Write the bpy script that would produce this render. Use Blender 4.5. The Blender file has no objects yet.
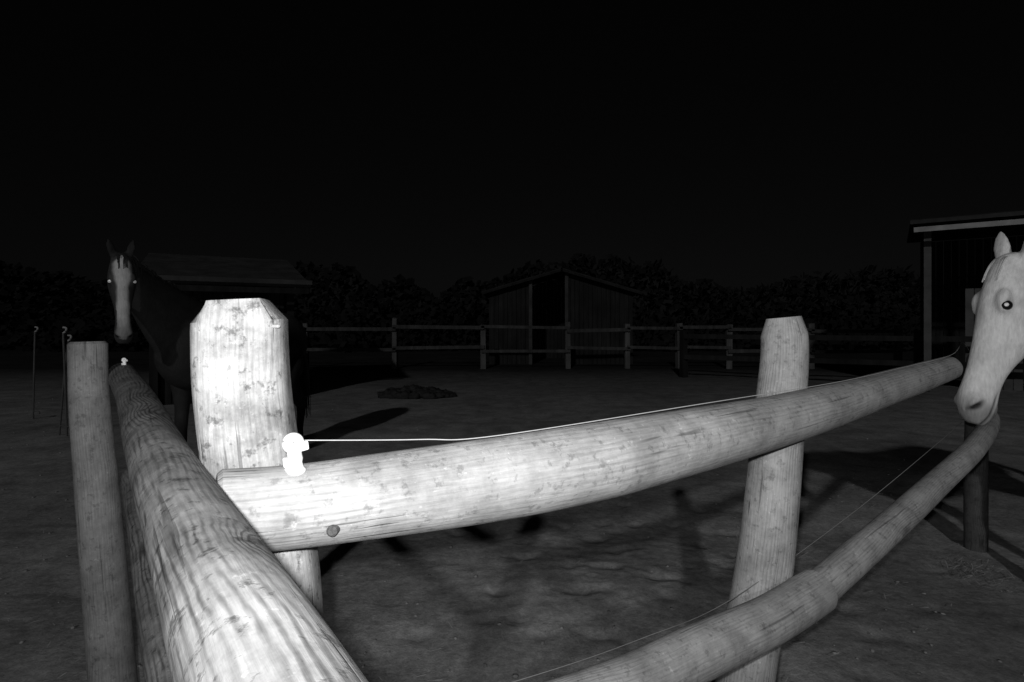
import bpy, bmesh, math, random
from mathutils import Vector, Matrix, noise
random.seed(7)
H=1.4
sc=bpy.context.scene
sc.view_settings.view_transform='Standard'; sc.view_settings.look='None'; sc.view_settings.exposure=0

# ------------------------------------------------ helpers
def link(o,parent=None):
    sc.collection.objects.link(o)
    if parent: o.parent=parent
    return o
def empty(name,loc=(0,0,0)):
    e=bpy.data.objects.new(name,None); e.empty_display_size=.2; e.location=loc; return link(e)
def mesh_obj(name,bm,mat=None,parent=None,smooth=True):
    me=bpy.data.meshes.new(name); bm.to_mesh(me); bm.free()
    if smooth:
        for p in me.polygons: p.use_smooth=True
    if mat: me.materials.append(mat)
    return link(bpy.data.objects.new(name,me),parent)
class N:
    def __init__(s,name):
        s.m=bpy.data.materials.new(name); s.m.use_nodes=True; s.t=s.m.node_tree; s.b=s.t.nodes['Principled BSDF']
        s.b.inputs['Specular IOR Level'].default_value=.25
    def n(s,t,**k):
        x=s.t.nodes.new(t)
        for a,b in k.items(): setattr(x,a,b)
        return x
    def put(s,sock,v):
        if hasattr(v,'is_output'): s.t.links.new(v,sock)
        else: sock.default_value=v
    def math(s,op,a,b=0.,c=0.,clamp=False):
        x=s.n('ShaderNodeMath',operation=op); x.use_clamp=clamp
        s.put(x.inputs[0],a); s.put(x.inputs[1],b)
        return x.outputs[0]
    def noise(s,vec,scale,detail=4,rough=.55,dist=0.):
        x=s.n('ShaderNodeTexNoise'); s.put(x.inputs['Vector'],vec); x.inputs['Scale'].default_value=scale
        x.inputs['Detail'].default_value=detail; x.inputs['Roughness'].default_value=rough; x.inputs['Distortion'].default_value=dist
        return x.outputs['Fac']
    def mapr(s,v,a,b,c,d):
        x=s.n('ShaderNodeMapRange'); s.put(x.inputs[0],v)
        for i,q in enumerate((a,b,c,d)): x.inputs[i+1].default_value=q
        return x.outputs[0]
    def scale(s,vec,sx,sy,sz):
        x=s.n('ShaderNodeVectorMath',operation='MULTIPLY'); s.put(x.inputs[0],vec); x.inputs[1].default_value=(sx,sy,sz); return x.outputs[0]
    def grey(s,v):
        x=s.n('ShaderNodeCombineColor')
        for i in range(3): s.put(x.inputs[i],v)
        return x.outputs[0]
    def bump(s,h,strength,dist):
        x=s.n('ShaderNodeBump'); x.inputs['Strength'].default_value=strength; x.inputs['Distance'].default_value=dist
        s.put(x.inputs['Height'],h); s.put(s.b.inputs['Normal'],x.outputs[0])
    def base(s,v): s.put(s.b.inputs['Base Color'],s.grey(v))

def wood_mat(name,alb=.5,contrast=.45,dirt=.35,freq=650.,wav=26.,spot=.35,kfreq=(1.7,4.5),gmr=(.40,.62),knots=()):
    k=N(name); uv=k.n('ShaderNodeTexCoord').outputs['UV']; ob=k.n('ShaderNodeTexCoord').outputs['Object']
    sep=k.n('ShaderNodeSeparateXYZ'); k.put(sep.inputs[0],uv)
    n1=k.noise(k.scale(uv,1.6,5,1),1,2,.5)
    n2=k.noise(k.scale(uv,12,60,1),1,3,.6)
    vo=k.n('ShaderNodeTexVoronoi',feature='SMOOTH_F1'); k.put(vo.inputs['Vector'],k.scale(uv,kfreq[0],kfreq[1],1)); vo.inputs['Scale'].default_value=1
    vo.inputs['Smoothness'].default_value=.15
    d=vo.outputs['Distance']
    # individual branch knots at given places along/around the pole
    for ku,kv,kr_ in knots:
        du=k.math('MULTIPLY',k.math('SUBTRACT',sep.outputs[0],ku),.32/kr_); dv=k.math('MULTIPLY',k.math('SUBTRACT',sep.outputs[1],kv),.55/kr_)
        wob=k.math('MULTIPLY',k.math('SUBTRACT',k.noise(k.scale(uv,30,30,1),1,2,.5),.5),.25)
        dd=k.math('ADD',k.math('SQRT',k.math('ADD',k.math('MULTIPLY',du,du),k.math('MULTIPLY',dv,dv))),wob)
        d=k.math('MINIMUM',d,k.math('MAXIMUM',dd,0.))
    kn=k.math('DIVIDE',24.,k.math('ADD',1.,k.math('POWER',k.math('MULTIPLY',d,4.5),2.)))
    F=k.math('MULTIPLY',sep.outputs[1],freq)
    F=k.math('ADD',F,k.math('MULTIPLY',n1,wav)); F=k.math('ADD',F,k.math('MULTIPLY',n2,7.)); F=k.math('ADD',F,kn)
    g=k.mapr(k.math('SINE',F),-.3,1.,0.,1.)
    gm=k.mapr(k.noise(k.scale(uv,2.3,9,1),1.7,4,.7),gmr[0],gmr[1],.05,1.)
    kr=k.mapr(d,.14,.46,1.,0.)
    gm=k.math('MAXIMUM',gm,k.math('MULTIPLY',kr,.95))
    g=k.math('MULTIPLY',g,gm)
    knot=k.mapr(d,.03,.075,1.,0.)
    fib=k.noise(k.scale(uv,14,260,1),1,4,.7)
    crack=k.mapr(k.noise(k.scale(uv,2.5,70,1),1,3,.5,.6),.31,.35,1.,0.)
    blot=k.mapr(k.noise(ob,9,6,.72),.38,.64,0.,1.)
    spots=k.mapr(k.noise(ob,45,4,.7),.56,.66,0.,1.)
    lich=k.mapr(k.noise(ob,60,4,.75),.62,.69,0.,.4)
    c=k.math('MULTIPLY',k.math('SUBTRACT',1.,k.math('MULTIPLY',g,contrast)),alb)
    c=k.math('MULTIPLY',c,k.mapr(fib,.3,.7,.78,1.14))
    for m,a in ((blot,dirt),(knot,.5),(crack,.45),(spots,spot)):
        c=k.math('MULTIPLY',c,k.math('SUBTRACT',1.,k.math('MULTIPLY',m,a)))
    c=k.math('MULTIPLY',c,k.math('ADD',1.,lich))
    k.base(c); k.b.inputs['Roughness'].default_value=.75
    h=k.math('SUBTRACT',k.math('MULTIPLY',fib,.7),k.math('ADD',k.math('MULTIPLY',g,.25),k.math('ADD',k.math('MULTIPLY',crack,1.3),k.math('MULTIPLY',spots,.3))))
    k.bump(h,.5,.002)
    return k.m
def simple_mat(name,alb,rough=.7,var=.3,scale=8,bump=.2,spec=.25):
    k=N(name); ob=k.n('ShaderNodeTexCoord').outputs['Object']
    n=k.noise(ob,scale,5,.6); k.base(k.math('MULTIPLY',k.mapr(n,.3,.7,1-var,1+var),alb))
    k.b.inputs['Roughness'].default_value=rough; k.b.inputs['Specular IOR Level'].default_value=spec
    k.bump(n,bump,.01); return k.m
def board_mat(name,alb):
    k=N(name); ob=k.n('ShaderNodeTexCoord').outputs['Object']
    n=k.noise(k.scale(ob,9,9,.8),1,5,.6); m=k.noise(ob,1.1,4,.6)
    k.base(k.math('MULTIPLY',k.math('MULTIPLY',k.mapr(n,.3,.7,.6,1.25),k.mapr(m,.3,.7,.6,1.2)),alb)); k.b.inputs['Roughness'].default_value=.85
    k.b.inputs['Specular IOR Level'].default_value=.1
    k.bump(n,.4,.01); return k.m

M_rail=wood_mat('peeled_pole_wood',.42,.26,.40)
M_left=wood_mat('grainy_pole_wood',.225,.66,.55,600.,34.,.6,(2.2,5.5),(.42,.62),knots=((.56,.172,.06),(1.35,.13,.04)))
M_lpost=wood_mat('dark_post_wood',.27,.22,.4)  # left post, lower base tone than the rails
M_post=wood_mat('weathered_post_wood',.50,.20,.58,spot=.58)
M_old=wood_mat('old_grey_wood',.12,.4,.4)
M_white=simple_mat('white_plastic',.80,.4,.05,30,.05,.5)
M_metal=simple_mat('galvanised_wire',.42,.4,.1,60,.1,.4)
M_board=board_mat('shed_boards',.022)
M_roof=simple_mat('roof_felt',.025,.8,.4,3,.4,.05)
M_roof2=simple_mat('pale_roof_sheet',.05,.8,.35,3,.4,.05)
M_lintel=simple_mat('pale_lintel',.36,.7,.3,3,.2)
M_fascia=simple_mat('pale_fascia',.09,.7,.3,3,.2)
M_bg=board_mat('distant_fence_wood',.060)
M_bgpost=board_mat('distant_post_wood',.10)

def interp(pts,n):
    P=[pts[0]]+list(pts)+[pts[-1]]; out=[]
    segs=len(pts)-1
    for i in range(segs):
        p0,p1,p2,p3=P[i],P[i+1],P[i+2],P[i+3]
        for j in range(n):
            t=j/n
            out.append([.5*((2*b)+(-a+c)*t+(2*a-5*b+4*c-d)*t*t+(-a+3*b-3*c+d)*t**3) for a,b,c,d in zip(p0,p1,p2,p3)])
    out.append(list(pts[-1])); return out
def pole(name,pts,mat,parent,seg=48,n=14,power=2.,chamf=(.012,.012),chd=(.012,.012),rough=.04,seed=0,seam=Vector((0,1,-.6)),tilt0=0,tilt1=0,side_ch=0,u_start=None):
    """pts: (x,y,z,r). chamfered log."""
    R=interp(pts,n); C=[Vector(p[:3]) for p in R]; rad=[p[3] for p in R]
    d0=(C[1]-C[0]).normalized(); d1=(C[-1]-C[-2]).normalized()
    rings=[(C[0],rad[0]-chamf[0])]
    rings.append((C[0]+d0*chd[0],rad[0]))
    for c,r in zip(C[1:-1],rad[1:-1]):
        if (c-C[0]).length>chd[0]*1.3 and (c-C[-1]).length>chd[1]*1.3: rings.append((c,r))
    rings.append((C[-1]-d1*chd[1],rad[-1])); rings.append((C[-1],rad[-1]-chamf[1]))
    bm=bmesh.new(); uvl=bm.loops.layers.uv.new('UVMap'); vs=[]
    L=0; prev=None; u0=random.uniform(0,20)
    if u_start is not None: u0=u_start
    for i,(c,r) in enumerate(rings):
        a=rings[max(i-1,0)][0]; b=rings[min(i+1,len(rings)-1)][0]; T=(b-a).normalized()
        B=(seam-T*seam.dot(T)).normalized(); W=T.cross(B)
        if prev is not None: L+=(c-prev).length
        prev=c; ring=[]
        for j in range(seg):
            an=2*math.pi*j/seg; ca,sa=math.cos(an),math.sin(an)
            q=(abs(ca)**power+abs(sa)**power)**(-1/power)
            p=B*ca*q+W*sa*q
            nz=noise.noise(Vector((L*1.6+seed*9,ca*1.1,sa*1.1)))*rough+noise.noise(Vector((L*7+seed*5,ca*2.5,sa*2.5)))*rough*.35
            rr=r*(1+nz); tl=0
            if i<=1: tl=tilt0*sa*r
            if i>=len(rings)-2: tl=tilt1*sa*r
            pos=c+p*rr+T*tl
            if side_ch and i==len(rings)-1:
                wv=W.dot(pos-c); lim=r-side_ch
                if abs(wv)>lim: pos-=W*(wv-math.copysign(lim,wv))
            ring.append(bm.verts.new(pos))
        vs.append((ring,L))
    def quad(v,uvs):
        f=bm.faces.new(v)
        for l,uv in zip(f.loops,uvs): l[uvl].uv=uv
    rr=pts[0][3]
    for i in range(len(vs)-1):
        (r1,l1),(r2,l2)=vs[i],vs[i+1]
        for j in range(seg):
            k=(j+1)%seg; a0=2*math.pi*j/seg*rr; a1=2*math.pi*(j+1)/seg*rr
            quad([r1[j],r1[k],r2[k],r2[j]],[(u0+l1,a0),(u0+l1,a1),(u0+l2,a1),(u0+l2,a0)])
    for e,ring in ((0,vs[0][0]),(1,vs[-1][0])):
        c=Vector((0,0,0))
        for v in ring: c+=v.co
        c/=seg; cv=bm.verts.new(c)
        for j in range(seg):
            k=(j+1)%seg
            a=2*math.pi*j/seg; b=2*math.pi*(j+1)/seg
            tri=[ring[k],ring[j],cv] if e==0 else [ring[j],ring[k],cv]
            aa=(b,a) if e==0 else (a,b)
            quad(tri,[(u0+.02*math.cos(aa[0]),.05*math.sin(aa[0])),(u0+.02*math.cos(aa[1]),.05*math.sin(aa[1])),(u0,0)])
    bm.normal_update()
    for e in bm.edges:
        if len(e.link_faces)==2 and e.calc_face_angle(0)>math.radians(24): e.smooth=False
    return mesh_obj(name,bm,mat,parent)

def tube(name,pts,r,mat,parent=None,seg=8,n=10):
    R=interp([tuple(p)+(r,) for p in pts],n)
    bm=bmesh.new(); rings=[]
    for i,p in enumerate(R):
        c=Vector(p[:3]); a=Vector(R[max(i-1,0)][:3]); b=Vector(R[min(i+1,len(R)-1)][:3]); T=(b-a).normalized()
        s=Vector((0,0,1)) if abs(T.z)<.9 else Vector((1,0,0)); B=(s-T*s.dot(T)).normalized(); W=T.cross(B)
        rings.append([bm.verts.new(c+(B*math.cos(2*math.pi*j/seg)+W*math.sin(2*math.pi*j/seg))*r) for j in range(seg)])
    for a,b in zip(rings,rings[1:]):
        for j in range(seg): bm.faces.new([a[j],a[(j+1)%seg],b[(j+1)%seg],b[j]])
    bm.faces.new(rings[0][::-1]); bm.faces.new(rings[-1])
    return mesh_obj(name,bm,mat,parent)
def box(bm,c,s,rz=0,jit=0):
    m=Matrix.Translation(c)@Matrix.Rotation(rz,4,'Z')@Matrix.Diagonal((s[0],s[1],s[2],1))
    r=bmesh.ops.create_cube(bm,size=1,matrix=m)
    if jit:
        for v in r['verts']: v.co+=Vector([random.uniform(-jit,jit) for _ in range(3)])

# ------------------------------------------------ near corner fence
fence=empty('wooden_rail_fence')
pole('corner_post',[(-.385,.95,-.25,.078),(-.39,.945,H-.8,.076),(-.400,.94,H-.457,.074),(-.430,.94,H-.257,.073),(-.450,.94,H-.1,.072),(-.454,.94,H+.04,.071)],
     M_post,fence,power=3.2,chamf=(.01,.003),chd=(.01,.034),rough=.035,seed=1,seam=Vector((-.25,1,0)),side_ch=.030,seg=64,tilt1=-.04)
pole('line_post_right',[(.60,1.6,-.25,.078),(.668,1.61,H-1.03,.077),(.732,1.62,H-.68,.076),(.77,1.62,H-.3,.069),(.788,1.62,H-.1,.063),(.786,1.62,H+.022,.062)],
     M_rail,fence,chamf=(.01,.016),chd=(.01,.05),rough=.035,seed=2,seam=Vector((.3,1,0)),tilt1=-.07)
pole('line_post_left',[(-1.29,1.87,-.25,.068),(-1.332,1.87,H-1.185,.067),(-1.382,1.87,H-.584,.062),(-1.41,1.87,H-.25,.056),(-1.415,1.87,H-.055,.055)],
     M_lpost,fence,chamf=(.01,.008),chd=(.01,.008),rough=.03,seed=3,seam=Vector((-.3,1,0)))
pole('line_post_far',[(2.9,3.5,-.2,.06),(2.9,3.5,.5,.06),(2.91,3.5,1.22,.055)],M_old,fence,chamf=(.01,.015),chd=(.01,.03),seed=4)
pole('top_rail_right',[(-.425,.80,H-.268,.060),(-.298,.87,H-.2766,.063),(-.021,.995,H-.271,.072),(.263,1.15,H-.261,.073),(.771,1.5,H-.241,.063),(1.3,1.87,H-.195,.053),(1.640,2.10,H-.160,.044)],
     M_rail,fence,rough=.045,seed=5,n=18,seam=Vector((0,1,-.3)),chamf=(.006,.008),chd=(.006,.008))
pole('bottom_rail_right',[(-.42,.82,H-.74,.060),(.171,1.087,H-.728,.058),(.423,1.26,H-.736,.057),(.65,1.41,H-.742,.056),(.85,1.555,H-.735,.056)],
     M_rail,fence,rough=.03,seed=6,seam=Vector((0,1,-.6)))
pole('bottom_rail_outer',[(.79,1.515,H-.752,.046),(1.0,1.665,H-.71,.047),(1.223,1.812,H-.655,.045),(1.55,2.04,H-.575,.042),(1.87,2.26,H-.49,.039),(2.3,2.7,H-.46,.040),(2.86,3.42,H-.5,.045)],
     M_rail,fence,rough=.04,seed=7,seam=Vector((0,1,-.6)))
pole('top_rail_left',[(.085,.03,H-.238,.047),(-.158,.357,H-.2295,.0465),(-.407,.69,H-.225,.045),(-.640,1.0,H-.215,.044),(-1.0,1.49,H-.2,.044),(-1.40,2.01,H-.178,.044)],
     M_left,fence,rough=.06,seed=8,n=26,seam=Vector((-.3,.2,-1)),chamf=(.006,.010),chd=(.006,.012),u_start=0.)
pole('bottom_rail_left',[(-.12,.36,H-.6,.036),(-.545,.9,H-.574,.036),(-.98,1.49,H-.55,.036),(-1.30,1.92,H-.52,.036)],M_left,fence,rough=.04,seed=9,seam=Vector((-.3,.2,-1)),u_start=5.)
pole('branch_stub',[(-.262,.83,H-.300,.009),(-.262,.811,H-.300,.008)],M_old,fence,seg=16,n=2,chamf=(.001,.003),chd=(.001,.003))

# insulators
def insulator(loc,s=1.,yaw=0):
    e=empty('electric_fence_insulator',loc); e.rotation_euler=(0,-.12,yaw); e.scale=(s,s,s)
    bm=bmesh.new()
    prof=[(0,-.014),(.014,-.014),(.016,-.008),(.012,-.002),(.011,.006),(.013,.012),(.012,.018),(.012,.024),(.011,.030),(0,.034)]
    sg=24; rings=[]
    for r,z in prof:
        rings.append([bm.verts.new((max(r,.0005)*math.cos(2*math.pi*j/sg),max(r,.0005)*math.sin(2*math.pi*j/sg),z)) for j in range(sg)])
    for a,b in zip(rings,rings[1:]):
        for j in range(sg): bm.faces.new([a[j],a[(j+1)%sg],b[(j+1)%sg],b[j]])
    mesh_obj('body',bm,M_white,e)
    pts=[(.010*math.cos(a),0,.040+.010*math.sin(a)) for a in [math.radians(q) for q in range(-100,261,24)]]
    tube('eye',pts,.0085,M_white,e,seg=10,n=4)
    bm=bmesh.new(); box(bm,(.010,0,.032),(.026,.018,.016),.3); box(bm,(-.010,.002,.008),(.014,.020,.018),.5); box(bm,(-.004,.0,-.006),(.026,.024,.010),.2)
    o=mesh_obj('clamp',bm,M_white,e,False); md=o.modifiers.new('b','BEVEL'); md.width=.003; md.segments=2
    tube('screw',[(0,0,-.012),(0,0,-.05)],.003,M_metal,e,n=2)
    return e
insulator((-.322,.835,H-.210),.86,.5)
insulator((-1.335,1.93,H-.137),.42,.9)
pole('nail',[(-.384,.90,H-.002,.003),(-.372,.895,H-.002,.003)],M_metal,fence,seg=12,n=2,chamf=(0,.001),chd=(.002,.002))
tube('electric_fence_wire',[(-.313,.845,H-.174),(-.15,.915,H-.187),(-.021,.965,H-.190),(.40,1.20,H-.170),(.9,1.55,H-.158),(1.28,1.82,H-.136),(1.62,2.06,H-.108),(2.5,3.1,H-.1),(2.91,3.5,H-.25)],.0009,M_metal)
tube('electric_fence_wire',[(-.40,.86,H-.66),(.016,1.1,H-.697),(.3,1.28,H-.715),(.597,1.5,H-.729),(1.1,1.8,H-.6),(1.64,2.14,H-.44),(2.88,3.45,H-.5)],.0009,simple_mat('dull_wire',.2,.5,.1,60,.1,.3))
tube('electric_fence_wire',[(-.372,.775,H-.30),(-.368,.765,H-.345),(-.358,.785,H-.38),(-.36,.80,H-.43)],.0009,M_metal)

# ------------------------------------------------ background fence
bf=empty('wooden_rail_fence')
FY=18.
posts=[(-6.6,1.45),(-3.76,1.62),(-.93,1.42),(1.80,1.50),(3.73,1.45),(5.4,1.45),(6.95,1.4),(9.6,1.45),(12.4,1.4),(-9.6,1.4)]
bm=bmesh.new()
for x,h in posts: box(bm,(x+random.uniform(-.03,.03),FY,h/2-.1),(.17,.15,h+.2),random.uniform(-.1,.1),.02)
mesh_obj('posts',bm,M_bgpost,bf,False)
bm=bmesh.new(); xs=sorted(p[0] for p in posts)
for a,b in zip(xs,xs[1:]):
    for z in (1.27,.62):
        za=z+random.uniform(-.07,.07)
        m=Matrix.Translation(((a+b)/2,FY-.12,za))@Matrix.Rotation(random.uniform(-.025,.025),4,'Y')@Matrix.Diagonal((b-a+.1,.07,random.uniform(.09,.12),1))
        r=bmesh.ops.create_cube(bm,size=1,matrix=m)
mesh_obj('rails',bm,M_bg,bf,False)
bf2=empty('wooden_rail_fence')
bm=bmesh.new()
for i in range(5):
    x=4.6+i*2.2; y=15-i*1.3
    box(bm,(x,y,.6),(.15,.15,1.35),.3,.02)
    if i<4:
        for z in (1.1,.55):
            m=Matrix.Translation((x+1.1,y-.65-.1,z))@Matrix.Rotation(-math.atan2(1.3,2.2),4,'Z')@Matrix.Diagonal((2.6,.06,.12,1))
            bmesh.ops.create_cube(bm,size=1,matrix=m)
mesh_obj('posts_and_rails',bm,M_board,bf2,False)

# ------------------------------------------------ buildings
def planks(name,x0,x1,y,z0,ztop,mat,parent,w=.16,axis='x',gap=()):
    bm=bmesh.new(); x=x0
    while x<x1-.01:
        ww=min(w,x1-x); mid=x+ww/2
        if not any(a<mid<b for a,b in gap):
            zt=ztop(mid) if callable(ztop) else ztop
            off=random.uniform(-.008,.008)
            c=(mid,y+off,(z0+zt)/2) if axis=='x' else (y+off,mid,(z0+zt)/2)
            s=(ww-.012,.03,zt-z0) if axis=='x' else (.03,ww-.012,zt-z0)
            box(bm,c,s)
        x+=w
    return mesh_obj(name,bm,mat,parent,False)
def gable_shed(x0,x1,y0,y1,eave,ridge,open_=()):
    e=empty('wooden_field_shelter'); mx=(x0+x1)/2
    zt=lambda x: eave+(ridge-eave)*(1-abs(x-mx)/((x1-x0)/2))
    planks('front_wall',x0,x1,y0,0,zt,M_board,e,gap=open_); planks('back_wall',x0,x1,y1,0,zt,M_board,e)
    planks('side_wall_a',y0,y1,x0,0,eave,M_board,e,axis='y'); planks('side_wall_b',y0,y1,x1,0,eave,M_board,e,axis='y')
    bm=bmesh.new(); sl=math.atan2(ridge-eave,(x1-x0)/2); Lr=math.hypot(ridge-eave,(x1-x0)/2)+.3
    for s in(-1,1):
        cx=mx+s*((x1-x0)/4+.12); cz=(eave+ridge)/2+.05
        m=Matrix.Translation((cx,(y0+y1)/2,cz))@Matrix.Rotation(s*sl,4,'Y')@Matrix.Diagonal((Lr,y1-y0+.6,.06,1)); bmesh.ops.create_cube(bm,size=1,matrix=m)
    mesh_obj('roof',bm,M_roof,e,False)
    bm=bmesh.new()
    for s in(-1,1):
        cx=mx+s*((x1-x0)/4+.12); cz=(eave+ridge)/2
        m=Matrix.Translation((cx,y0-.33,cz))@Matrix.Rotation(s*sl,4,'Y')@Matrix.Diagonal((Lr,.03,.08,1)); bmesh.ops.create_cube(bm,size=1,matrix=m)
    mesh_obj('barge_boards',bm,M_board,e,False)
    bm=bmesh.new()
    for a,b in open_:
        for x in(a-.04,b+.04): box(bm,(x,y0-.05,zt(x)/2),(.12,.12,zt(x)))
    if open_: mesh_obj('door_posts',bm,M_roof2,e,False)
    return e
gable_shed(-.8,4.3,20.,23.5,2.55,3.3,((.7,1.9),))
def mono_shelter(loc,rz,w,d,hf,hb,fascia,openfront=True):
    e=empty('wooden_stable',loc); e.rotation_euler=(0,0,rz)
    planks('back_wall',0,w,d,0,hb,M_board,e)
    zt=lambda y: hf+(hb-hf)*y/d
    planks('side_wall_a',0.02,d-.03,0,0,zt,M_board,e,axis='y'); planks('side_wall_b',.02,d-.03,w,0,zt,M_board,e,axis='y')
    bm=bmesh.new(); n=int(w/2.4)+1
    for i in range(n+1): box(bm,(w*i/n,-.07,hf/2),(.13,.12,hf))
    mesh_obj('front_posts',bm,M_fascia if openfront else M_board,e,False)
    if openfront:
        planks('half_partition',.7,w-.1,.9,0,2.2,M_fascia,e,gap=((1.6,3.8),))
    else: planks('front_wall',.1,w-.1,0,0,hf,M_board,e,gap=((1.,1.9),))
    bm=bmesh.new(); sl=math.atan2(hb-hf,d)
    m=Matrix.Translation((w/2,d/2-.1,(hf+hb)/2+.08))@Matrix.Rotation(sl,4,'X')@Matrix.Diagonal((w+.6,d+1.0,.06,1)); bmesh.ops.create_cube(bm,size=1,matrix=m)
    mesh_obj('roof',bm,M_roof if openfront else M_roof2,e,False)
    bm=bmesh.new(); box(bm,(w/2,-.64,hf+.03),(w+.62,.035,.08)); mesh_obj('fascia',bm,M_roof2,e,False)
    bm=bmesh.new(); box(bm,(w/2,-.64,hf-.13),(w+.5,.05,.10)); mesh_obj('lintel',bm,fascia,e,False)
    return e
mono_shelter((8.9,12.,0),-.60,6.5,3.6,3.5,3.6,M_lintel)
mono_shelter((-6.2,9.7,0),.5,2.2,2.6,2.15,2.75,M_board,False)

# ------------------------------------------------ added dark foliage, hides the horizon so the distance stays black
bm=bmesh.new()
for i in range(26000):
    x=random.uniform(-60,60); base_h=4.2+1.6*noise.noise(Vector((x*.12,0,0)))+.9*noise.noise(Vector((x*.6,3,0)))
    z=base_h*random.random()**.75; y=30+random.uniform(-1.2,1.2)+2*noise.noise(Vector((x*.2,z*.4,8)))
    p=Vector((x,y,z)); s=random.uniform(.12,.3)
    u=Vector([random.uniform(-1,1) for _ in range(3)]).normalized(); w=u.orthogonal().normalized()
    bm.faces.new([bm.verts.new(p+a*s) for a in(u,w*.7,-u,-w*.7)])
mesh_obj('added_hedge',bm,simple_mat('added_hedge_foliage',.014,.9,.4,1,.1,.0),None,False)  # invented screen of near-black leaves behind the far fence

# ------------------------------------------------ ground
def sh(u,c,S,k): return c+S*math.sinh(k*u)/math.sinh(k)
n=400; bm=bmesh.new(); grid=[]
for j in range(n+1):
    y=sh(2*j/n-1,3.2,300,7.2); row=[]
    for i in range(n+1):
        x=sh(2*i/n-1,.6,300,7.2)
        dist=math.hypot(x-.6,y-3); fade=1/(1+dist*.12)
        z=noise.noise(Vector((x*.5,y*.5,0)))*.03+noise.noise(Vector((x*2.1,y*2.1,3)))*.014*fade
        h=noise.noise(Vector((x*7,y*7,5))); z+=-max(0,h-.20)*.04*fade+noise.noise(Vector((x*17,y*17,9)))*.005*fade
        row.append(bm.verts.new((x,y,z)))
    grid.append(row)
for j in range(n):
    for i in range(n): bm.faces.new([grid[j][i],grid[j][i+1],grid[j+1][i+1],grid[j+1][i]])
k=N('sandy_paddock_soil'); ob=k.n('ShaderNodeTexCoord').outputs['Object']
a=k.noise(ob,.55,5,.6); b=k.noise(ob,3.2,6,.65,.4); c=k.noise(ob,28,5,.7); d=k.noise(ob,120,3,.6)
col=k.math('MULTIPLY',k.mapr(a,.35,.65,.70,1.22),k.mapr(b,.32,.68,.70,1.28))
col=k.math('MULTIPLY',col,k.mapr(c,.3,.72,.72,1.28)); col=k.math('MULTIPLY',col,k.mapr(d,.3,.7,.82,1.18))
sp=k.n('ShaderNodeSeparateXYZ'); k.put(sp.inputs[0],ob)
edge=k.math('ADD',sp.outputs[1],k.math('MULTIPLY',a,6.))      # soil colour darkens with distance, painting in the light's fall-off
far_fade=k.mapr(edge,9.5,21.,1.,.08)
k.base(k.math('MULTIPLY',k.math('MULTIPLY',col,.34),far_fade)); k.b.inputs['Roughness'].default_value=.95; k.b.inputs['Specular IOR Level'].default_value=.05
k.bump(k.math('ADD',c,k.math('MULTIPLY',b,1.2)),.4,.016)
mesh_obj('ground',bm,k.m)

M_stone=simple_mat('pebble',.26,.9,.5,20,.3); M_straw=simple_mat('straw',.42,.8,.3,30,.1); M_dung=simple_mat('damp_soil',.03,.95,.4,14,.8,.05)
bm=bmesh.new()
for i in range(500):
    y=2+random.random()**1.8*9; x=random.uniform(-1,1)*y*1.05
    r=random.uniform(.004,.011)
    m=Matrix.Translation((x,y,.002+noise.noise(Vector((x*.5,y*.5,0)))*.03))@Matrix.Rotation(random.random()*6,4,'Z')@Matrix.Diagonal((r*random.uniform(.8,1.6),r,r*random.uniform(.4,.8),1))
    res=bmesh.ops.create_icosphere(bm,subdivisions=1,radius=1,matrix=m)
    for v in res['verts']: v.co+=Vector([random.uniform(-.2,.2)*r for _ in range(3)])
mesh_obj('pebbles',bm,M_stone)
bm=bmesh.new()
def strawbit(x,y,L):
    an=random.uniform(0,math.pi); d=Vector((math.cos(an),math.sin(an),random.uniform(-.15,.2)))*L/2; s=Vector((-math.sin(an),math.cos(an),0))*.0018
    c=Vector((x,y,.018+noise.noise(Vector((x*.5,y*.5,0)))*.03+random.uniform(0,.012)))
    bm.faces.new([bm.verts.new(q) for q in (c-d-s,c+d-s,c+d+s+Vector((0,0,.001)),c-d+s)])
for i in range(260):
    y=2+random.random()**1.6*7; strawbit(random.uniform(-1,1)*y,y,random.uniform(.02,.06))
for cx,cy,nn,sp_ in ((2.6,3.15,160,.10),(1.9,3.0,25,.2),(2.9,4.4,60,.3)):
    for i in range(nn): strawbit(random.gauss(cx,sp_),random.gauss(cy,sp_),random.uniform(.02,.08))
mesh_obj('straw_litter',bm,M_straw,None,False)
bm=bmesh.new()
for i in range(150):
    an=random.random()*6.28; q=random.random()**.6
    x=-1.9+.75*q*math.cos(an); y=11+.45*q*math.sin(an); r=random.uniform(.05,.13)
    m=Matrix.Translation((x,y,.02+.14*(1-q)))@Matrix.Diagonal((r,r*.9,r*.65,1)); res=bmesh.ops.create_icosphere(bm,subdivisions=2,radius=1,matrix=m)
    for v in res['verts']: v.co+=noise.noise_vector(v.co*12)*.05
mesh_obj('manure_heap',bm,M_dung)

for x,y,h,t in ((-5.75,7.1,1.2,.12),(-5.6,7.05,1.3,-.05),(-7.1,8.3,1.3,.03)):
    e=empty('electric_fence_stake',(x,y,0)); tube('shaft',[(0,0,-.1),(t*.5,0,h*.5),(t,0,h)],.012,M_fascia,e)
    tube('hook',[(t,0,h),(t+.03,0,h+.02),(t+.04,0,h+.06),(t,0,h+.07)],.012,M_lintel,e,n=4)
    tube('foot_step',[(0,0,.12),(.08,0,.12),(.1,0,.08)],.009,M_fascia,e,n=4)

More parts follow.
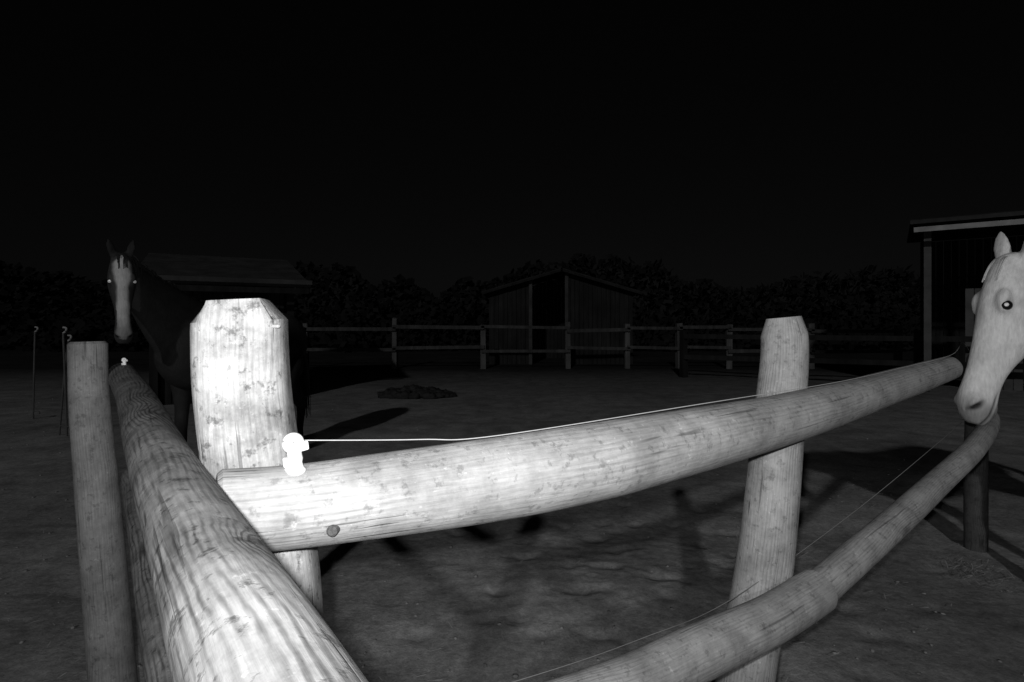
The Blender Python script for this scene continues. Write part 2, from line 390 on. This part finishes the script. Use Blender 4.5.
# ------------------------------------------------ horses
def ease(a,b,x):
    t=min(1,max(0,(x-a)/(b-a))); return t*t*(3-2*t)
def loft(bm,secs,seg=28):
    rings=[]
    for c,U,V,ru,rt,rb,pw in secs:
        ring=[]
        for j in range(seg):
            an=2*math.pi*j/seg; ca,sa=math.cos(an),math.sin(an)
            q=(abs(ca)**pw+abs(sa)**pw)**(-1/pw)
            ring.append(bm.verts.new(c+U*ca*q*ru+V*sa*q*(rt if sa>0 else rb)))
        rings.append(ring)
    for a,b in zip(rings,rings[1:]):
        for j in range(seg): bm.faces.new([a[j],a[(j+1)%seg],b[(j+1)%seg],b[j]])
    bm.faces.new(rings[0][::-1]); bm.faces.new(rings[-1])
def limb(bm,pts,seg=20,flat=1.,n=5):
    R=interp(pts,n); secs=[]
    for i,p in enumerate(R):
        a=Vector(R[max(i-1,0)][:3]); b=Vector(R[min(i+1,len(R)-1)][:3]); T=(b-a).normalized()
        U=Vector((0,1,0)); U=(U-T*U.dot(T)).normalized(); V=T.cross(U)
        r=max(p[3],.003); secs.append((Vector(p[:3]),U,V,r*flat,r,r,2))
    loft(bm,secs,seg)
def coat_mat(name):
    k=N(name); at=k.n('ShaderNodeAttribute',attribute_name='coat'); ob=k.n('ShaderNodeTexCoord').outputs['Object']
    n=k.noise(k.scale(ob,90,90,25),1,4,.6); m=k.noise(ob,9,4,.6)
    c=k.math('MULTIPLY',at.outputs['Fac'],k.mapr(n,.3,.7,.82,1.12)); c=k.math('MULTIPLY',c,k.mapr(m,.3,.7,.78,1.12))
    k.base(c); k.b.inputs['Roughness'].default_value=.7; k.b.inputs['Specular IOR Level'].default_value=.12
    k.bump(n,.4,.005); return k.m
M_coat=coat_mat('horse_coat')
M_eye=simple_mat('eye_dark',.012,.08,.1,5,0,.6)
M_glow=simple_mat('painted_eyeshine',.95,.2,.02,5,0,.8)  # near-white colour stands in for lamp light thrown back by the eye
def horse(loc,fwd,poll_w,a_w,fdir_w,hs,coatfn,mane_mat,vox=.011,glow=.0065,smooth_it=9):
    e=empty('horse',loc); yaw=math.atan2(fwd[1],fwd[0]); e.rotation_euler=(0,0,yaw)
    Mi=(Matrix.Translation(loc)@Matrix.Rotation(yaw,4,'Z')).inverted(); R3=Mi.to_3x3()
    P=Mi@Vector(poll_w); a=(R3@Vector(a_w)).normalized(); f=R3@Vector(fdir_w); f=(f-a*f.dot(a)).normalized(); w=f.cross(a).normalized()
    Y=Vector((0,1,0))
    bm=bmesh.new()
    tr=[(.44,1.16,.07,.08),(.38,1.14,.17,.14),(.26,1.15,.28,.20),(.12,1.17,.34,.235),(-.05,1.19,.37,.25),(-.3,1.17,.345,.275),(-.6,1.17,.33,.295),(-.85,1.20,.31,.295),(-1.1,1.23,.31,.28),(-1.28,1.22,.27,.24),(-1.42,1.2,.18,.16),(-1.47,1.2,.08,.08)]
    loft(bm,[(Vector((x,0,z)),Y,Vector((0,0,1)),hw,hh,hh,2.2) for x,z,hh,hw in interp(tr,3)],36)
    E=P+a*.09*hs-f*.055*hs; B0=Vector((.02,0,1.22)); B1=Vector((.28,0,1.36)); B2=E-f*.24*hs-a*.08*hs
    n=14; secs=[]
    q=lambda t:(B0*(1-t)**3+B1*3*t*(1-t)**2+B2*3*t*t*(1-t)+E*t**3)
    for i in range(n+1):
        t=i/n
        c=q(t); T=(q(min(1,t+.02))-q(max(0,t-.02))).normalized()
        U=Y.lerp(w if Y.dot(w)>0 else -w,ease(.3,1,t))
        U=(U-T*U.dot(T)).normalized(); V=T.cross(U)
        if V.z<0: V=-V
        rv=.31*(1-t)**1.2+.105*hs; ru=.10*(1-t)+.062*hs
        secs.append((c,U,V,ru,rv*.98,rv*.95,2.1))
    loft(bm,secs,28)
    crest=[(s[0]+s[2]*s[4],s[1],s[2]) for s in secs]
    hd=[(-.045,.015,-.06,.03,2),(-.02,.05,-.09,.055,2),(.03,.066,-.125,.070,2.1),(.09,.070,-.16,.084,2.1),(.15,.070,-.182,.090,2.1),(.20,.066,-.188,.087,2.1),(.26,.060,-.176,.076,2.1),(.32,.053,-.145,.064,2.1),(.38,.047,-.112,.055,2.2),(.44,.043,-.090,.050,2.2),(.50,.044,-.082,.051,2.2),(.55,.046,-.084,.058,2.2),(.59,.037,-.083,.058,2.2),(.62,.018,-.078,.049,2.2),(.645,-.012,-.062,.03,2)]
    secs=[]
    for s,tp,bt_,hw,pw in interp(hd,2):
        mid=(tp+bt_)/2; secs.append((P+a*s*hs+f*mid*hs,w,f,hw*hs,(tp-mid)*hs,(mid-bt_)*hs,pw))
    loft(bm,secs,36)
    def blob(s,ff,ww,rs,rf,rw):
        c=P+a*s*hs+f*ff*hs+w*ww*hs
        m=Matrix((tuple(w*rw*hs)+(0,),tuple(f*rf*hs)+(0,),tuple(a*rs*hs)+(0,),(0,0,0,1))).transposed(); m.translation=c
        bmesh.ops.create_icosphere(bm,subdivisions=3,radius=1,matrix=m)
    blob(.575,-.076,0,.040,.022,.030)
    for s_ in(-1,1):
        blob(.565,.008,s_*.040,.036,.026,.022); blob(.158,.042,s_*.062,.040,.020,.026); blob(.17,-.10,s_*.046,.09,.080,.040)
        blob(.185,.028,s_*.064,.034,.026,.026)
    for s_ in(-1,1):
        b0=P+w*s_*.045*hs; up=(-a*1.+w*s_*.22+f*.18).normalized()
        pts=[(-.02,.026),(.03,.030),(.07,.034),(.11,.027),(.135,.017),(.155,.006)]
        secs=[(b0+up*q_*hs,(w*s_*.75+f*.35).normalized(),(f*.75-w*s_*.35).normalized(),r*hs,r*.42*hs,r*.5*hs,2) for q_,r in interp(pts,2)]
        loft(bm,secs,16)
    for s_ in(-1,1):
        limb(bm,[(.12,s_*.09,1.15,.09),(.10,s_*.12,1.02,.12),(.06,s_*.155,.88,.095),(.05,s_*.165,.68,.062),(.06,s_*.165,.50,.052),(.05,s_*.16,.42,.038),(.05,s_*.16,.27,.034),(.055,s_*.16,.18,.043),(.09,s_*.16,.09,.036),(.10,s_*.16,.065,.05),(.115,s_*.16,.0,.062)])
        limb(bm,[(-1.15,s_*.12,1.15,.14),(-1.05,s_*.15,.95,.165),(-1.0,s_*.17,.85,.14),(-1.1,s_*.18,.70,.09),(-1.27,s_*.17,.54,.062),(-1.28,s_*.17,.44,.045),(-1.255,s_*.17,.27,.037),(-1.24,s_*.17,.18,.046),(-1.2,s_*.17,.09,.038),(-1.19,s_*.17,.065,.052),(-1.175,s_*.17,0,.064)])
    bm.normal_update(); bmesh.ops.recalc_face_normals(bm,faces=bm.faces)
    tmp=mesh_obj('tmp',bm); md=tmp.modifiers.new('r','REMESH'); md.mode='VOXEL'; md.voxel_size=vox; md.use_smooth_shade=True
    sm=tmp.modifiers.new('s','SMOOTH'); sm.factor=.6; sm.iterations=smooth_it
    bpy.context.view_layer.update()
    me=bpy.data.meshes.new_from_object(tmp.evaluated_get(bpy.context.evaluated_depsgraph_get())); bpy.data.objects.remove(tmp)
    attr=me.attributes.new('coat','FLOAT','POINT')
    co=[v.co.copy() for v in me.vertices]
    for i,p in enumerate(co):
        d=p-P; s=d.dot(a)/hs; ff=d.dot(f)/hs; ww=d.dot(w)/hs; shade=1.
        if d.length<1.0*hs and s>-.3:
            sg=1 if ww>0 else -1
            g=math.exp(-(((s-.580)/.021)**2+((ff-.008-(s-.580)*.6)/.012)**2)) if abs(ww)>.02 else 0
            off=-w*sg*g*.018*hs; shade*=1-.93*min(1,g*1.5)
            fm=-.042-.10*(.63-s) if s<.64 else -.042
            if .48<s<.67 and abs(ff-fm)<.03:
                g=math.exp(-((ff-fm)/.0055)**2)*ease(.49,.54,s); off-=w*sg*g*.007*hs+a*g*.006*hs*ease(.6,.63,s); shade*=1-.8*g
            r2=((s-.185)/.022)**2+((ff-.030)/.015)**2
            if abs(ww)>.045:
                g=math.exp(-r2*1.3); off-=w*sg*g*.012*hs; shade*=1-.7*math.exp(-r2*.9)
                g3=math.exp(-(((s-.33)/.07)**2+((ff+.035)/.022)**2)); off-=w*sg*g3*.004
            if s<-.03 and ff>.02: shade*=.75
            me.vertices[i].co=p+off
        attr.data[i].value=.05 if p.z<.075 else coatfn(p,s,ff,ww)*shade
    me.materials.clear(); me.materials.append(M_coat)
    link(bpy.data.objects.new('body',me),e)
    for p in me.polygons: p.use_smooth=True
    for s_ in(-1,1):
        c=P+a*.185*hs+f*.030*hs+w*s_*.070*hs
        bm=bmesh.new(); bmesh.ops.create_uvsphere(bm,u_segments=24,v_segments=16,radius=.0205*hs,matrix=Matrix.Translation(c)); mesh_obj('eyeball',bm,M_eye,e)
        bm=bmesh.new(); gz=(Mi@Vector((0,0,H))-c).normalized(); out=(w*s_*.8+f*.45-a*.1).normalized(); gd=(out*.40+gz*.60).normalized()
        bmesh.ops.create_uvsphere(bm,u_segments=16,v_segments=10,radius=1,matrix=Matrix.Translation(c+gd*.0193*hs)@gd.to_track_quat('Z','Y').to_matrix().to_4x4()@Matrix.Diagonal((glow,glow,.0025,1))); mesh_obj('eyeshine_disc',bm,M_glow,e)  # pale disc on the eyeball, turned towards the camera as painted eyeshine
    bm=bmesh.new()
    def strand(p0,d0,d1,L,r):
        pts=[]
        for q_ in range(6):
            t=q_/5; pts.append(tuple(p0+d0*L*t*(1-t*.5)+d1*L*t*t*.8)+(r*(1-t)**.6+.0008,))
        limb(bm,pts,6,1.,2)
    for c,U,V in crest[2:]:
        for q_ in range(16):
            p=c+Vector([random.uniform(-.03,.03) for _ in range(3)])-V*.012
            sd=U*(1 if U.dot(R3@Vector((.3,1,0)))>0 else -1)
            strand(p,(sd*.7+V*.25+Vector([random.uniform(-.15,.15) for _ in range(3)])),Vector((0,0,-1)),random.uniform(.14,.26),random.uniform(.005,.009))
    for q_ in range(34):
        p=P+w*random.uniform(-.03,.03)*hs+f*.045*hs-a*.012
        strand(p,(f*.4+a*.4+w*random.uniform(-.3,.3)),a,random.uniform(.05,.11)*hs,random.uniform(.003,.005))
    mesh_obj('mane',bm,mane_mat,e)
    bm=bmesh.new()
    for q_ in range(70):
        strand(Vector((-1.44,random.uniform(-.03,.03),1.33+random.uniform(-.04,.04))),Vector((-.35+random.uniform(-.06,.06),random.uniform(-.1,.1),-.15)),Vector((-.02,random.uniform(-.06,.06),-1.1)),random.uniform(.75,1.1),random.uniform(.008,.014))
    mesh_obj('tail',bm,mane_mat,e)
    return e
M_manew=simple_mat('pale_mane',.6,.6,.25,40,.1); M_maned=simple_mat('dark_mane',.022,.7,.3,40,.1,.1)
def white(p,s,ff,ww):
    mz=ease(.50,.61,s) if abs(ff)<.3 else 0
    v=.92*(1-.62*mz)
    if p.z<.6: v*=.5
    return v
def dark(p,s,ff,ww):
    b=0
    if ff>.02 and -.02<s<.70:
        half=.052-.020*ease(.08,.25,s)+.008*ease(.3,.38,s)+noise.noise(Vector((s*20,0,0)))*.006
        if s<.06: half*=ease(-.02,.06,s)
        b=1-ease(half*.7,half*1.4,abs(ww))
        b*=1-.6*ease(.42,.56,s)
    v=.034+.52*b
    if s>.0 and s<.64 and ff>-.2 and abs(ww)<.12: v+=.028
    return v
fw=Vector((-.93,-.35,0)).normalized(); poll=Vector((2.120,2.37,H+.258))
wit=poll-fw*.86
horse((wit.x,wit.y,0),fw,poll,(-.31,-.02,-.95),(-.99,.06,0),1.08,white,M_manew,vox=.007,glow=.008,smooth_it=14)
fw=Vector((-.2,-.98,0)).normalized(); poll=Vector((-2.93,4.2,H+.50))
wit=poll-fw*.82
horse((wit.x,wit.y,0),fw,poll,(.10,-.10,-.985),(.60,-.80,0),1.0,dark,M_maned,vox=.010,glow=.012)

# ------------------------------------------------ light
w=bpy.data.worlds.new('World'); sc.world=w; w.use_nodes=True; nt=w.node_tree
sky=nt.nodes.new('ShaderNodeTexSky'); sky.sky_type='NISHITA'; sky.sun_disc=False
d=Vector((.2,1,-.454)).normalized()
sky.sun_elevation=math.radians(24); sky.sun_rotation=math.atan2(-d.x,-d.y)
bw=nt.nodes.new('ShaderNodeRGBToBW'); nt.links.new(sky.outputs[0],bw.inputs[0]); nt.links.new(bw.outputs[0],nt.nodes['Background'].inputs[0])
nt.nodes['Background'].inputs[1].default_value=.00045
s=bpy.data.lights.new('moon_light','SUN'); s.energy=.44; s.angle=math.radians(1.4); so=link(bpy.data.objects.new('moon_light',s)); so.rotation_euler=d.to_track_quat('-Z','Y').to_euler()
l=bpy.data.lights.new('infrared_camera_lamp','SPOT'); l.energy=104; l.spot_size=math.radians(120); l.spot_blend=1.; l.shadow_soft_size=.012
lo=link(bpy.data.objects.new('infrared_camera_lamp',l)); lo.location=(-.03,-.03,H+.05); lo.rotation_euler=Vector((-.05,1,-.02)).to_track_quat('-Z','Y').to_euler(); lo.scale=(1.75,.85,1)

cam=bpy.data.cameras.new('camera'); cam.lens=560/1024*36; cam.sensor_width=36; cam.shift_y=-16/1024; cam.clip_start=.02; cam.clip_end=1000
co=link(bpy.data.objects.new('camera',cam)); co.location=(0,0,H); co.rotation_euler=(math.radians(90),0,0); sc.camera=co
